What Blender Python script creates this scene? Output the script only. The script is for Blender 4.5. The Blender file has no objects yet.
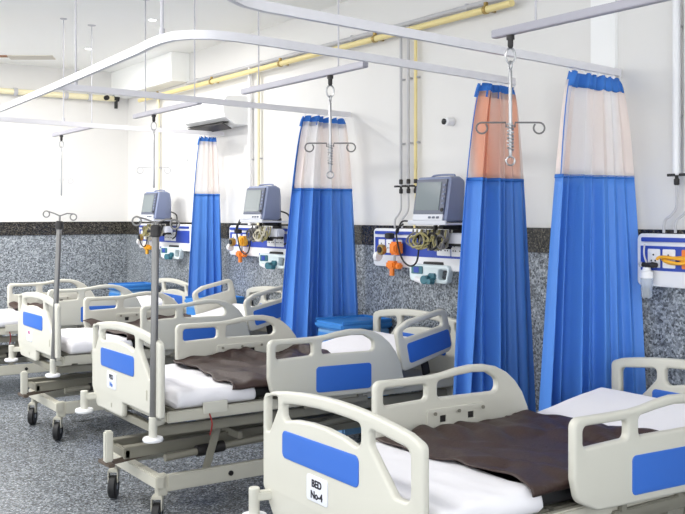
import bpy, bmesh, math, random
from mathutils import Vector, Matrix, noise
C = bpy.context.scene.collection
PI = math.pi
random.seed(7)

# ------------------------------------------------------------------ materials
def lin(c):
    return tuple(((v/255.)/12.92 if v/255. <= .04045 else ((v/255.+.055)/1.055)**2.4) for v in c)
MATS = {}
def mat(name, rgb, rough=.5, metal=0., spec=.5, trans=0., alpha=1., emit=None, bump=None, coat=0., noise_var=None, transl=0.):
    if name in MATS: return MATS[name]
    m = bpy.data.materials.new(name); m.use_nodes = True
    nt = m.node_tree; b = nt.nodes['Principled BSDF']; out = nt.nodes['Material Output']
    col = lin(rgb)+(1,)
    b.inputs['Base Color'].default_value = col
    b.inputs['Roughness'].default_value = rough
    b.inputs['Metallic'].default_value = metal
    b.inputs['Specular IOR Level'].default_value = spec
    b.inputs['Transmission Weight'].default_value = trans
    b.inputs['Alpha'].default_value = alpha
    b.inputs['Coat Weight'].default_value = coat
    tc = nt.nodes.new('ShaderNodeTexCoord')
    if emit:
        b.inputs['Emission Color'].default_value = lin(emit[0])+(1,)
        b.inputs['Emission Strength'].default_value = emit[1]
    if noise_var:
        sc, amt = noise_var
        n = nt.nodes.new('ShaderNodeTexNoise'); n.inputs['Scale'].default_value = sc; n.inputs['Detail'].default_value = 4
        nt.links.new(tc.outputs['Object'], n.inputs['Vector'])
        mx = nt.nodes.new('ShaderNodeMix'); mx.data_type = 'RGBA'
        nt.links.new(n.outputs['Fac'], mx.inputs[0])
        mx.inputs[6].default_value = tuple(v*(1-amt) for v in col[:3])+(1,)
        mx.inputs[7].default_value = tuple(min(1, v*(1+amt)) for v in col[:3])+(1,)
        nt.links.new(mx.outputs[2], b.inputs['Base Color'])
    if bump:
        sc, st = bump
        n2 = nt.nodes.new('ShaderNodeTexNoise'); n2.inputs['Scale'].default_value = sc; n2.inputs['Detail'].default_value = 3
        nt.links.new(tc.outputs['Object'], n2.inputs['Vector'])
        bp = nt.nodes.new('ShaderNodeBump'); bp.inputs['Strength'].default_value = st; bp.inputs['Distance'].default_value = .01
        nt.links.new(n2.outputs['Fac'], bp.inputs['Height']); nt.links.new(bp.outputs[0], b.inputs['Normal'])
    if transl:
        t = nt.nodes.new('ShaderNodeBsdfTranslucent'); t.inputs[0].default_value = col
        ms = nt.nodes.new('ShaderNodeMixShader'); ms.inputs[0].default_value = transl
        nt.links.new(b.outputs[0], ms.inputs[1]); nt.links.new(t.outputs[0], ms.inputs[2])
        nt.links.new(ms.outputs[0], out.inputs[0])
    MATS[name] = m
    return m

def granite(name, stops, scale=80, rough=.3, spec=.5, fine=0.35, patch=.15):
    m = bpy.data.materials.new(name); m.use_nodes = True
    nt = m.node_tree; b = nt.nodes['Principled BSDF']
    tc = nt.nodes.new('ShaderNodeTexCoord')
    def vor(s):
        v = nt.nodes.new('ShaderNodeTexVoronoi'); v.inputs['Scale'].default_value = s
        nt.links.new(tc.outputs['Object'], v.inputs['Vector'])
        sp = nt.nodes.new('ShaderNodeSeparateColor'); nt.links.new(v.outputs['Color'], sp.inputs[0]); return sp.outputs[0]
    a = vor(scale); c = vor(scale*2.3)
    n = nt.nodes.new('ShaderNodeTexNoise'); n.inputs['Scale'].default_value = scale*.22; n.inputs['Detail'].default_value = 3
    nt.links.new(tc.outputs['Object'], n.inputs['Vector'])
    m1 = nt.nodes.new('ShaderNodeMix'); m1.inputs[0].default_value = fine
    nt.links.new(a, m1.inputs[2]); nt.links.new(c, m1.inputs[3])
    m2 = nt.nodes.new('ShaderNodeMix'); m2.inputs[0].default_value = patch
    nt.links.new(m1.outputs[0], m2.inputs[2]); nt.links.new(n.outputs['Fac'], m2.inputs[3])
    r = nt.nodes.new('ShaderNodeValToRGB'); r.color_ramp.interpolation = 'LINEAR'
    e = r.color_ramp.elements
    while len(e) > 1: e.remove(e[-1])
    e[0].position = stops[0][0]; e[0].color = lin(stops[0][1])+(1,)
    for p, cc in stops[1:]:
        q = e.new(p); q.color = lin(cc)+(1,)
    nt.links.new(m2.outputs[0], r.inputs[0]); nt.links.new(r.outputs[0], b.inputs['Base Color'])
    b.inputs['Roughness'].default_value = rough; b.inputs['Specular IOR Level'].default_value = spec
    MATS[name] = m
    return m

def net_material(name, rgb, op, rgb2=None):
    m = bpy.data.materials.new(name); m.use_nodes = True
    nt = m.node_tree; b = nt.nodes['Principled BSDF']; out = nt.nodes['Material Output']
    b.inputs['Base Color'].default_value = lin(rgb)+(1,); b.inputs['Roughness'].default_value = .9
    tl = nt.nodes.new('ShaderNodeBsdfTranslucent'); tl.inputs[0].default_value = lin(rgb)+(1,)
    tr = nt.nodes.new('ShaderNodeBsdfTransparent')
    if rgb2:   # soft vertical bands mixing two colours down the net
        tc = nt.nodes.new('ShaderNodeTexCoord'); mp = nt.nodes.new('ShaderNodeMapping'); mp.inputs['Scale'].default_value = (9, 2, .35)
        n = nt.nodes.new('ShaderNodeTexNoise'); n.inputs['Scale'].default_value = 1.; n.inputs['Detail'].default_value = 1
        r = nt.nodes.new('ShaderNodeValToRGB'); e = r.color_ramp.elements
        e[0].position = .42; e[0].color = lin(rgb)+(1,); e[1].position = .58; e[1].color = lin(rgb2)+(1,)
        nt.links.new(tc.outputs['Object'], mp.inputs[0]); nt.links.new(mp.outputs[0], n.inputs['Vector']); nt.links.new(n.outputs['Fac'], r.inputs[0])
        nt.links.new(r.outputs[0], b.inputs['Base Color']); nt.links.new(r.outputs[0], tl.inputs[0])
    a = nt.nodes.new('ShaderNodeMixShader'); a.inputs[0].default_value = .35
    nt.links.new(b.outputs[0], a.inputs[1]); nt.links.new(tl.outputs[0], a.inputs[2])
    c = nt.nodes.new('ShaderNodeMixShader'); c.inputs[0].default_value = op
    nt.links.new(tr.outputs[0], c.inputs[1]); nt.links.new(a.outputs[0], c.inputs[2])
    nt.links.new(c.outputs[0], out.inputs[0])
    return m

WALL = mat('white_wall_paint', (226, 224, 221), .6, noise_var=(1.5, .015))
PILA = mat('lighter_white', (243, 243, 242), .6, noise_var=(1.2, .012))
CEIL = mat('ceiling_paint', (252, 252, 249), .7, noise_var=(1.2, .012))
GRAN = granite('grey_speckled_granite', [(.1, (40, 42, 46)), (.32, (100, 105, 110)), (.5, (136, 142, 148)), (.68, (160, 166, 172)), (.9, (206, 210, 214))], 85, .35)
FLOOR = granite('speckled_floor_stone', [(.1, (38, 41, 46)), (.35, (82, 86, 91)), (.52, (112, 116, 122)), (.7, (136, 141, 147)), (.9, (190, 194, 199))], 95, .25, .5)
BAND = granite('dark_brown_granite', [(.15, (10, 10, 11)), (.45, (44, 42, 39)), (.62, (64, 60, 54)), (.8, (98, 93, 82)), (.95, (140, 136, 124))], 110, .22)
CREAM = mat('cream_moulded_plastic', (203, 201, 190), .38, spec=.4, noise_var=(6, .012))
CREAM2 = mat('cream_powder_coated_steel', (190, 187, 174), .4, spec=.5, noise_var=(9, .03))
STEELC = mat('beige_grey_coated_steel', (132, 129, 117), .42, spec=.5, noise_var=(9, .05))
INLAY = mat('blue_inlay_plastic', (52, 106, 198), .42, noise_var=(8, .02))
BLACK = mat('black_rubber', (22, 22, 24), .55, noise_var=(30, .1))
DARK = mat('dark_metal', (52, 50, 50), .45, metal=.4, noise_var=(30, .08))
PEDAL = mat('brown_pedal_steel', (88, 76, 66), .5, noise_var=(30, .1))
CARD = mat('paper_card', (222, 224, 232), .6, noise_var=(30, .01))
INK = mat('black_ink', (30, 30, 40), .7, noise_var=(30, .05))
INKB = mat('blue_ink', (60, 110, 190), .7, noise_var=(30, .05))
INKR = mat('faded_red_ink', (190, 110, 150), .7, noise_var=(30, .05))
SHEET = mat('white_bed_sheet', (234, 232, 236), .85, bump=(9, .35), noise_var=(4, .012))
MATT = mat('black_mattress_cover', (20, 20, 24), .6, bump=(20, .2), noise_var=(20, .1))
BLANK = mat('dark_brown_blanket', (53, 35, 30), .5, bump=(60, .25), noise_var=(5, .10))
STEEL = mat('brushed_steel', (176, 176, 178), .28, metal=.9, noise_var=(20, .04))
POLE = mat('grey_pole_steel', (128, 127, 126), .35, metal=.55, noise_var=(20, .05))
ALU = mat('aluminium_track', (226, 224, 228), .38, metal=.0, noise_var=(10, .03))
IVRAIL = mat('grey_rail_aluminium', (160, 158, 168), .4, metal=.1, noise_var=(10, .03))
WIRE = mat('thin_rod_steel', (190, 188, 194), .4, metal=.0, noise_var=(10, .03))
CURT = mat('blue_curtain_cloth', (84, 142, 226), .5, spec=.45, transl=.06, noise_var=(3, .04), bump=(140, .12))
TRIMB = mat('blue_curtain_trim', (62, 128, 216), .75, transl=.15, noise_var=(5, .06))
NETW = net_material('white_curtain_net', (254, 252, 252), .84, (254, 244, 239))
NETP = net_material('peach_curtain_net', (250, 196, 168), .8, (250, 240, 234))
YELLOWP = mat('pale_yellow_pipe_paint', (240, 230, 192), .4, noise_var=(8, .03))
YELLOW = mat('yellow_pipe_paint', (232, 214, 150), .4, noise_var=(8, .04))
CONDUIT = mat('grey_conduit', (190, 189, 192), .45, noise_var=(8, .03))
WHITEP = mat('white_plastic', (236, 236, 238), .4, noise_var=(8, .01))
PBLUE = mat('panel_royal_blue', (46, 74, 172), .4, noise_var=(8, .03))
MONB = mat('monitor_grey_blue', (128, 138, 168), .45, noise_var=(8, .02))
MONF = mat('monitor_bezel_grey', (92, 98, 116), .45, noise_var=(8, .02))
SCREEN = mat('monitor_screen_glass', (120, 130, 134), .12, spec=.9, noise_var=(3, .04))
MONW = mat('monitor_light_plastic', (206, 208, 216), .45, noise_var=(8, .02))
ORANGE = mat('orange_plastic', (240, 132, 44), .4, noise_var=(20, .05))
AMBER = mat('amber_plastic', (244, 178, 48), .4, noise_var=(20, .05))
BRASS = mat('brass_fitting', (176, 150, 90), .35, metal=.7, noise_var=(20, .05))
TEAL = mat('dark_teal_plastic', (56, 112, 126), .35, noise_var=(20, .06))
PTEAL = mat('pale_teal_plastic', (222, 234, 236), .4, noise_var=(20, .02))
CLEAR = mat('clear_jar_plastic', (225, 232, 238), .1, trans=.55, alpha=.7, noise_var=(20, .02))
LOCK = mat('blue_locker_plastic', (58, 132, 206), .45, noise_var=(6, .03))
LOCK2 = mat('pale_blue_locker_side', (120, 168, 214), .45, noise_var=(6, .03))
BEIGEC = mat('beige_cable', (196, 190, 170), .5, noise_var=(20, .05))
GREYC = mat('grey_cable', (110, 108, 108), .5, noise_var=(20, .05))
OLIVE = mat('olive_cable', (150, 142, 96), .5, noise_var=(20, .05))
WOODB = mat('brown_blade_bracket', (150, 100, 60), .5, noise_var=(20, .05))
FANW = mat('cream_fan_blade', (214, 206, 190), .5, noise_var=(10, .02))
LAMP = mat('lamp_diffuser', (255, 255, 255), .5, emit=((255, 252, 245), 6.))
RED = mat('red_cord', (140, 36, 36), .6, noise_var=(20, .05))
ACW = mat('air_conditioner_plastic', (240, 240, 240), .4, noise_var=(8, .01))

# ------------------------------------------------------------------ helpers
def add_box(bm, c, s, rot=None, bev=0.):
    t = bmesh.new()
    bmesh.ops.create_cube(t, size=1)
    for v in t.verts: v.co = Vector((v.co.x*s[0], v.co.y*s[1], v.co.z*s[2]))
    if bev: bmesh.ops.bevel(t, geom=t.edges[:], offset=bev, segments=2, affect='EDGES')
    M = Matrix.Translation(c) @ (rot.to_4x4() if rot else Matrix())
    t.transform(M)
    me = bpy.data.meshes.new('t'); t.to_mesh(me); t.free(); bm.from_mesh(me); bpy.data.meshes.remove(me)
def bar(bm, a, b, w, h, bev=0.):
    a = Vector(a); b = Vector(b); d = b-a
    q = d.to_track_quat('X', 'Z').to_matrix()
    add_box(bm, (a+b)/2, (d.length, w, h), q, bev)
def tube(bm, pts, r, n=10, closed=False):
    pts = [Vector(p) for p in pts]; N = len(pts)
    rings = []; up = None
    for i, p in enumerate(pts):
        if closed: d = pts[(i+1) % N]-pts[i-1]
        else: d = pts[min(i+1, N-1)]-pts[max(i-1, 0)]
        d.normalize()
        if up is None: up = d.orthogonal().normalized()
        else:
            up = up-d*up.dot(d)
            up = up.normalized() if up.length > 1e-6 else d.orthogonal().normalized()
        w = d.cross(up)
        rr = r[i] if isinstance(r, (list, tuple)) else r
        rings.append([bm.verts.new(p+(up*math.cos(2*PI*k/n)+w*math.sin(2*PI*k/n))*rr) for k in range(n)])
    for i in range(N-1+(1 if closed else 0)):
        A = rings[i]; B = rings[(i+1) % N]
        for k in range(n): bm.faces.new((A[k], A[(k+1) % n], B[(k+1) % n], B[k]))
    if not closed:
        bm.faces.new(list(reversed(rings[0]))); bm.faces.new(rings[-1])
def lathe(bm, prof, c=(0, 0, 0), axis='Z', n=24):
    R = {'Z': Matrix(), 'X': Matrix.Rotation(PI/2, 4, 'Y'), 'Y': Matrix.Rotation(-PI/2, 4, 'X')}[axis]
    M = Matrix.Translation(c) @ R
    rings = [[bm.verts.new(M @ Vector((max(r, 1e-4)*math.cos(2*PI*k/n), max(r, 1e-4)*math.sin(2*PI*k/n), z))) for k in range(n)] for r, z in prof]
    for A, B in zip(rings, rings[1:]):
        for k in range(n): bm.faces.new((A[k], A[(k+1) % n], B[(k+1) % n], B[k]))
    bm.faces.new(list(reversed(rings[0]))); bm.faces.new(rings[-1])
def smooth_pts(pts, k=6):
    P = [Vector(p) for p in pts]; out = []
    for i in range(len(P)-1):
        p0 = P[max(i-1, 0)]; p1 = P[i]; p2 = P[i+1]; p3 = P[min(i+2, len(P)-1)]
        for j in range(k):
            t = j/k
            out.append(.5*((2*p1)+(p2-p0)*t+(2*p0-5*p1+4*p2-p3)*t*t+(3*p1-p0-3*p2+p3)*t**3))
    out.append(P[-1]); return out
def finish(me, m, ang=40):
    me.materials.clear(); me.materials.append(m)
    for p in me.polygons: p.use_smooth = True
    me.set_sharp_from_angle(angle=math.radians(ang))
def obj(name, bm, m, parent=None, loc=(0, 0, 0), rot=(0, 0, 0), label=None, ang=40):
    if isinstance(bm, bpy.types.Mesh): me = bm
    else:
        bmesh.ops.recalc_face_normals(bm, faces=bm.faces[:])
        me = bpy.data.meshes.new(name); bm.to_mesh(me); bm.free(); finish(me, m, ang)
    o = bpy.data.objects.new(name, me); C.objects.link(o)
    o.location = loc; o.rotation_euler = rot; o.parent = parent
    if label: o['label'] = label
    return o
def thing(name, label, cat, loc=(0, 0, 0), rotz=0, group=None):
    o = bpy.data.objects.new(name, None); C.objects.link(o); o.empty_display_size = .1
    o.location = loc; o.rotation_euler = (0, 0, rotz); o['label'] = label; o['category'] = cat
    if group: o['group'] = group
    return o
def tag(o, label, cat, group=None):
    o['label'] = label; o['category'] = cat
    if group: o['group'] = group
    return o
def struct(name, bm, m, parent=None, ang=40):
    o = obj(name, bm, m, parent, ang=ang)
    if parent is None: o['kind'] = 'structure'
    return o
def BM(): return bmesh.new()
def thicken(bm, th):
    """gives an open sheet real thickness along its vertex normals"""
    bm.normal_update()
    vs = bm.verts[:]; fs = bm.faces[:]; be = [e for e in bm.edges if e.is_boundary]
    mp = {v: bm.verts.new(v.co-v.normal*th) for v in vs}
    for f in fs: bm.faces.new([mp[v] for v in reversed(f.verts)])
    for e in be:
        a, c = e.verts
        bm.faces.new((a, c, mp[c], mp[a]))
def children(o): return [c for c in list(bpy.data.objects) if c.parent == o]
def copy_tree(o, parent=None, mats=None):
    c = o.copy(); C.objects.link(c); c.parent = parent
    for ch in children(o): copy_tree(ch, c)
    return c

def rounded(poly, rad, seg=5):
    """poly list of (x,y) or (x,y,r)"""
    out = []; n = len(poly)
    for i in range(n):
        p = Vector(poly[i][:2]); r = poly[i][2] if len(poly[i]) > 2 else rad
        a = Vector(poly[i-1][:2]); b = Vector(poly[(i+1) % n][:2])
        u = (a-p); v = (b-p); lu, lv = u.length, v.length; u.normalize(); v.normalize()
        ang = u.angle(v)
        if r <= 0 or ang > PI-.06: out.append(p); continue
        d = min(r/math.tan(ang/2), lu*.48, lv*.48); rr = d*math.tan(ang/2)
        cpt = p+(u+v).normalized()*(rr/math.sin(ang/2))
        s = p+u*d; e = p+v*d
        a0 = math.atan2(s.y-cpt.y, s.x-cpt.x); a1 = math.atan2(e.y-cpt.y, e.x-cpt.x)
        da = (a1-a0+PI) % (2*PI)-PI
        for k in range(seg+1): out.append(cpt+Vector((math.cos(a0+da*k/seg), math.sin(a0+da*k/seg)))*rr)
    return out
def plate_mesh(name, loops, thick, bev, m, M):
    """flat moulded plate with holes: 2-D loops, filled, extruded and edge-rounded; M maps (x,y,z)->object"""
    cu = bpy.data.curves.new('c', 'CURVE'); cu.dimensions = '2D'; cu.fill_mode = 'BOTH'
    for L in loops:
        s = cu.splines.new('POLY'); s.points.add(len(L)-1)
        for k, p in enumerate(L): s.points[k].co = (p[0], p[1], 0, 1)
        s.use_cyclic_u = True
    cu.extrude = max(thick/2-bev, 0); cu.bevel_depth = bev; cu.bevel_resolution = 3; cu.offset = -bev
    o = bpy.data.objects.new('c', cu); C.objects.link(o)
    dg = bpy.context.evaluated_depsgraph_get(); dg.update()
    me = bpy.data.meshes.new_from_object(o.evaluated_get(dg)); me.name = name
    bpy.data.objects.remove(o); bpy.data.curves.remove(cu)
    me.transform(M)
    bm = BM(); bm.from_mesh(me); bmesh.ops.remove_doubles(bm, verts=bm.verts[:], dist=1e-5)
    bmesh.ops.recalc_face_normals(bm, faces=bm.faces[:]); bm.to_mesh(me); bm.free()
    finish(me, m, 35)
    return me
def text_mesh(s, size, m, M, bold=.002):
    cu = bpy.data.curves.new('txt', 'FONT'); cu.body = s; cu.size = size; cu.align_x = 'CENTER'; cu.align_y = 'CENTER'; cu.extrude = .0008; cu.offset = bold
    o = bpy.data.objects.new('txt', cu); C.objects.link(o)
    dg = bpy.context.evaluated_depsgraph_get(); dg.update()
    me = bpy.data.meshes.new_from_object(o.evaluated_get(dg)); me.name = 'lettering'
    bpy.data.objects.remove(o); bpy.data.curves.remove(cu)
    me.transform(M); finish(me, m)
    return me
def basis(ex, ey, ez, o=(0, 0, 0)):
    M = Matrix.Identity(4)
    for i in range(3):
        M[i][0] = ex[i]; M[i][1] = ey[i]; M[i][2] = ez[i]; M[i][3] = o[i]
    return M

# ------------------------------------------------------------------ room
W = 4.10; BY = 10.55; CZ = 3.24; LX = -4.6; NY = -2.6
b = BM(); add_box(b, ((LX+W)/2, (NY+BY)/2, -.05), (W-LX+.4, BY-NY+.4, .1)); struct('floor', b, FLOOR)
b = BM(); add_box(b, ((LX+W)/2, (NY+BY)/2, CZ+.05), (W-LX+.4, BY-NY+.4, .1)); struct('ceiling', b, CEIL)
b = BM(); add_box(b, (W+.1, (NY+BY)/2, CZ/2), (.2, BY-NY+.4, CZ)); struct('wall_right', b, WALL)
b = BM(); add_box(b, ((LX+W)/2, BY+.1, CZ/2), (W-LX, .2, CZ)); struct('wall_back', b, WALL)
# granite wainscot and its dark cap band on both walls
b = BM(); add_box(b, (W-.008, (NY+BY)/2, .69), (.016, BY-NY, 1.38)); struct('trim_1', b, GRAN)
b = BM(); add_box(b, ((LX+W)/2-.02, BY-.008, .69), (W-LX, .016, 1.38)); struct('trim_2', b, GRAN)
b = BM(); add_box(b, (W-.014, (NY+BY)/2, 1.452), (.028, BY-NY, .146), bev=.003); struct('trim_3', b, BAND)
b = BM(); add_box(b, ((LX+W)/2-.02, BY-.014, 1.452), (W-LX, .028, .146), bev=.003); struct('trim_4', b, BAND)
# shallow pilaster on the right wall, whiter in tone than the wall
b = BM(); add_box(b, (W-.011, 3.51, (1.53+CZ)/2), (.022, .17, CZ-1.53)); struct('trim_5', b, PILA)
# boxed duct in the far right corner under the ceiling
b = BM(); add_box(b, ((3.90+W)/2, (8.86+BY)/2, (2.95+CZ)/2), (W-3.90, BY-8.86, CZ-2.95), bev=.004); struct('trim_6', b, CEIL)

# ------------------------------------------------------------------ beds
def foot_z(y): return .92+.044*(1-(y/.47)**2)
def board_loops():
    out = [(.49, .56, .02), (.49, .905, .03)]
    out += [(y, foot_z(y), 0) for y in [.42, .34, .25, .16, .08, 0, -.08, -.16, -.25, -.34, -.42]]
    out += [(-.49, .905, .03), (-.49, .535, .015), (.015, .535, .01), (.015, .455, .02), (.41, .455, .03)]
    outer = rounded(out, .02)
    mid = [(y, foot_z(y)-.046, (.02 if abs(y-.34) < .01 or abs(y+.165) < .01 else 0)) for y in (.34, .28, .2, .1, 0, -.08, -.165)]
    mid += [(-.165, .825, .03), (-.06, .848, 0), (.05, .858, 0), (.15, .858, 0), (.25, .85, 0), (.34, .832, .025)]
    right = [(-.215, .905, .02), (-.43, .880, .03), (-.43, .715, .03), (-.35, .715, .03), (-.215, .85, .03)]
    left = [(.462, .905, .01), (.378, .918, .012), (.378, .87, .03), (.44, .775, .01), (.462, .775, .005)]
    return [outer, rounded(mid, .02), rounded(right, .03), rounded(left, .01)]
MB = basis((0, 1, 0), (0, 0, 1), (1, 0, 0))        # loop x -> y, loop y -> z
MR = basis((1, 0, 0), (0, 0, 1), (0, -1, 0))       # loop x -> x, loop y -> z, thickness along y
board_me = plate_mesh('footboard', board_loops(), .034, .012, CREAM, MB)
inlay_me = plate_mesh('inlay_panel', [rounded([(.335, .698), (.335, .80), (-.16, .805), (-.16, .698)], .022)], .006, .002, INLAY, MB)
hin2_me = plate_mesh('inlay_panel', [rounded([(.30, .70), (.30, .805), (-.235, .805), (-.235, .70)], .022)], .006, .002, INLAY, MB)
card_me = plate_mesh('name_card', [rounded([(-.068, -.046), (.068, -.046), (.068, .046), (-.068, .046)], .012)], .006, .002, CARD, MB)
def rail_loops():
    o = [(0, .70, .05), (0, .908, .035), (.16, .906, 0), (.3, .906, 0), (.37, .912, 0), (.45, .925, 0), (.53, .932, 0), (.61, .928, 0), (.68, .913, 0), (.745, .882, 0), (.80, .838, 0), (.845, .782, 0), (.88, .71, 0), (.905, .62, 0), (.91, .565, .02), (.6, .562, 0), (.4, .567, 0), (.12, .575, .06), (.02, .62, .05)]
    h1 = [(.045, .80), (.045, .876), (.275, .872), (.275, .806)]
    h2 = [(.335, .806, .02), (.335, .878, .02), (.45, .892, 0), (.54, .898, 0), (.62, .892, .03), (.685, .855, .04), (.685, .80, .03)]
    return [rounded(o, .03), rounded(h1, .02), rounded(h2, .03)]
rail_me = plate_mesh('side_rail', rail_loops(), .036, .012, CREAM, MR)
rin_me = plate_mesh('inlay_panel', [rounded([(.295, .60), (.295, .742), (.665, .735), (.665, .592)], .02)], .006, .002, INLAY, MR)
rpl_me = plate_mesh('mounting_plate', [rounded([(.27, .665), (.27, .762), (.60, .762), (.60, .665)], .012),
      rounded([(.34, .70), (.34, .73), (.375, .73), (.375, .70)], .002), rounded([(.50, .70), (.50, .73), (.535, .73), (.535, .70)], .002)], .014, .002, CREAM, MR)
def hrail_loops():
    o = [(0, 0, .03), (0, .25, .05), (.10, .285, 0), (.40, .285, .05), (.40, .02, .05), (.1, 0, 0)]
    h = [(.05, .185), (.05, .235), (.12, .25), (.35, .25), (.35, .185)]
    return [rounded(o, .03), rounded(h, .018)]
hrail_me = plate_mesh('head_side_rail', hrail_loops(), .036, .012, CREAM, MR)
hin_me = plate_mesh('inlay_panel', [rounded([(.06, .035), (.06, .155), (.385, .155), (.385, .045)], .018)], .006, .002, INLAY, MR)

def caster_parts(root, x0, y0):
    x = y = 0
    k = BM()
    add_box(k, (x, y, .155), (.05, .055, .02), bev=.004)
    for s in (-1, 1): add_box(k, (x-.012, y+s*.026, .122), (.045, .006, .066), bev=.002)
    tube(k, [(x, y, .15), (x, y, .20)], .014)
    f = obj('caster', k, CREAM2, root, (x0, y0, 0), (0, 0, math.radians(56)))
    k = BM(); lathe(k, [(.03, -.021), (.058, -.021), (.064, -.015), (.064, .015), (.058, .021), (.03, .021)], (x-.012, y, .064), 'Y', 24)
    obj('wheel', k, BLACK, f)
    k = BM(); lathe(k, [(.008, -.024), (.016, -.022), (.016, .022), (.008, .024)], (x-.012, y, .064), 'Y', 12)
    obj('hub', k, STEEL, f)

def make_bed(name_label, X, Y, lift, card, heads, dxn=.60, dxf=.50, cy=.165, cz=.635):
    root = thing('hospital_bed', name_label, 'bed', (X, Y, 0), 0, None)
    bl = lift; lift = min(lift, .028)
    # boards
    fb = obj('footboard', board_me, None, root, (0, 0, bl))
    obj('inlay_panel', inlay_me, None, fb, (-.0175, 0, 0), label='blue inlay panel'); obj('inlay_panel', inlay_me, None, fb, (.0175, 0, 0), label='blue inlay panel')
    cd = obj('name_card', card_me, None, fb, (-.018, cy, cz))
    MT = basis((0, -1, 0), (0, 0, 1), (-1, 0, 0))
    for i, (s, mm, sz) in enumerate(card):
        obj('lettering', text_mesh(s, sz, mm, MT, .0012), None, cd, (-.0035, 0, .018-.04*i))
    for c_, s_ in (((-.0185, .17, .50), (.004, .008, .022)), ((-.0185, -.33, .63), (.004, .012, .05))):
        k = BM(); add_box(k, c_, s_); obj('latch', k, CREAM2, fb)
    hb = obj('headboard', board_me, None, root, (2.0, 0, bl-.04), (0, 0, PI))
    obj('inlay_panel', hin2_me, None, hb, (-.0175, 0, 0), label='blue inlay panel'); obj('inlay_panel', hin2_me, None, hb, (.0175, 0, 0), label='blue inlay panel')
    # side rails (outer face carries the inlay, inner face the mounting plate)
    for s in (-1, 1):
        r = obj('side_rail', rail_me, None, root, (dxn if s < 0 else dxf, s*.478, lift))
        obj('inlay_panel', rin_me, None, r, (0, s*.0185, 0), label='blue inlay panel')
        p = obj('mounting_plate', rpl_me, None, r, (0, -s*.0195, 0))
        for px, pz in ((.30, .745), (.435, .745), (.575, .745)):
            k = BM(); lathe(k, [(.008, -.003), (.008, .003)], (px, -s*.0235, pz), 'Y', 12); obj('screw', k, STEELC, p)
        for px in (.3575, .5175):
            k = BM(); add_box(k, (px, -s*.0, .715), (.03, .006, .026)); obj('latch_hole', k, DARK, p)
        k = BM()
        for px in (.30, .62): add_box(k, (px, -s*.030, .56), (.035, .02, .10), bev=.004)
        add_box(k, (.46, -s*.030, .525), (.42, .022, .03), bev=.004)
        obj('rail_arm', k, STEELC, r)
    for s in heads:
        r = obj('head_side_rail', hrail_me, None, root, (1.50, s*.468, lift+.655), (0, math.radians(-12), 0))
        obj('inlay_panel', hin_me, None, r, (0, s*.0185, 0), label='blue inlay panel')
        k = BM(); add_box(k, (.2, -s*.028, -.02), (.05, .02, .12), bev=.004); obj('rail_arm', k, DARK, r)
    # deck frame
    k = BM()
    for s in (-1, 1): bar(k, (.05, s*.425, .553+lift), (1.96, s*.425, .553+lift), .032, .055, .006)
    for x in (.05, .7, 1.3, 1.95): bar(k, (x, -.42, .548+lift), (x, .42, .548+lift), .035, .04, .004)
    obj('deck_frame', k, CREAM2, root)
    k = BM()
    for (x0, x1) in ((.09, .62), (.64, 1.10), (1.12, 1.34), (1.36, 1.92)):
        add_box(k, ((x0+x1)/2, 0, .576+lift), (x1-x0, .80, .012), bev=.003)
    obj('deck_panel', k, STEELC, root)
    # mattress stopper plates on the side
    for s in (-1, 1):
        k = BM(); add_box(k, (.31, s*.446, .582+lift), (.14, .010, .06), bev=.004); obj('mattress_stop', k, CREAM, root)
    k = BM()
    for s in (-1, 1): bar(k, (.02, s*.36, .475+lift), (1.93, s*.36, .475+lift), .035, .05, .005)
    for x in (.04, 1.0, 1.9): bar(k, (x, -.36, .475+lift), (x, .36, .475+lift), .04, .04, .004)
    obj('under_frame', k, STEELC, root)
    # corner roller bumpers with drip-stand sockets
    for x, y in ((-.075, .45), (-.025, -.43)):
        k = BM()
        bar(k, (.04, y*.93, .535+lift), (x, y, .535+lift), .035, .035, .006)
        lathe(k, [(.018, -.07), (.021, -.066), (.021, .035), (.018, .038)], (x, y, .53+lift), 'Z', 20)
        q = obj('corner_bumper', k, CREAM, root)
        k = BM(); lathe(k, [(.02, -.012), (.048, -.010), (.052, 0), (.048, .010), (.02, .012)], (x, y, .455+lift), 'Z', 28)
        obj('bumper_disc', k, WHITEP, q, label='pale round bumper disc')
    # lifting mechanism
    for s in (-1, 1):
        k = BM(); bar(k, (-.06, -.02+s*.10, .325+lift), (1.62, -.02+s*.10, .345+lift), .02, .06, .004)
        bar(k, (-.06, -.02+s*.10, .357+lift), (1.62, -.02+s*.10, .377+lift), .05, .008)
        obj('lift_channel', k, STEELC, root)
    k = BM(); bar(k, (-.04, -.13, .32+lift), (-.04, .09, .32+lift), .03, .045, .004); obj('lift_crossbar', k, STEELC, root)
    k = BM(); bar(k, (.55, -.27, .37+lift), (.55, .27, .37+lift), .03, .04, .004); obj('lift_crossbar', k, STEELC, root)
    for (x0, z0, x1, z1) in ((.32, .26, .40, .48+lift), (1.45, .26, 1.53, .48+lift)):
        for s in (-1, 1):
            k = BM(); bar(k, (x0, s*.315, z0), (x1, s*.315, z1), .014, .045, .005)
            lathe(k, [(.016, -.014), (.016, .014)], (x0, s*.315, z0), 'Y', 14)
            obj('lift_arm', k, STEELC, root)
    k = BM(); tube(k, [(.12, -.24, .33), (.7, -.24, .36), (1.5, -.24, .42)], .020, 12); obj('actuator', k, STEELC, root)
    k = BM(); tube(k, [(.30, -.24, .34), (.46, -.24, .348)], .030, 14); obj('actuator_motor', k, DARK, root)
    # front pedal post
    k = BM(); add_box(k, (-.12, -.06, .358+lift), (.045, .040, .165), bev=.008); obj('pedal_post', k, CREAM, root)
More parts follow.
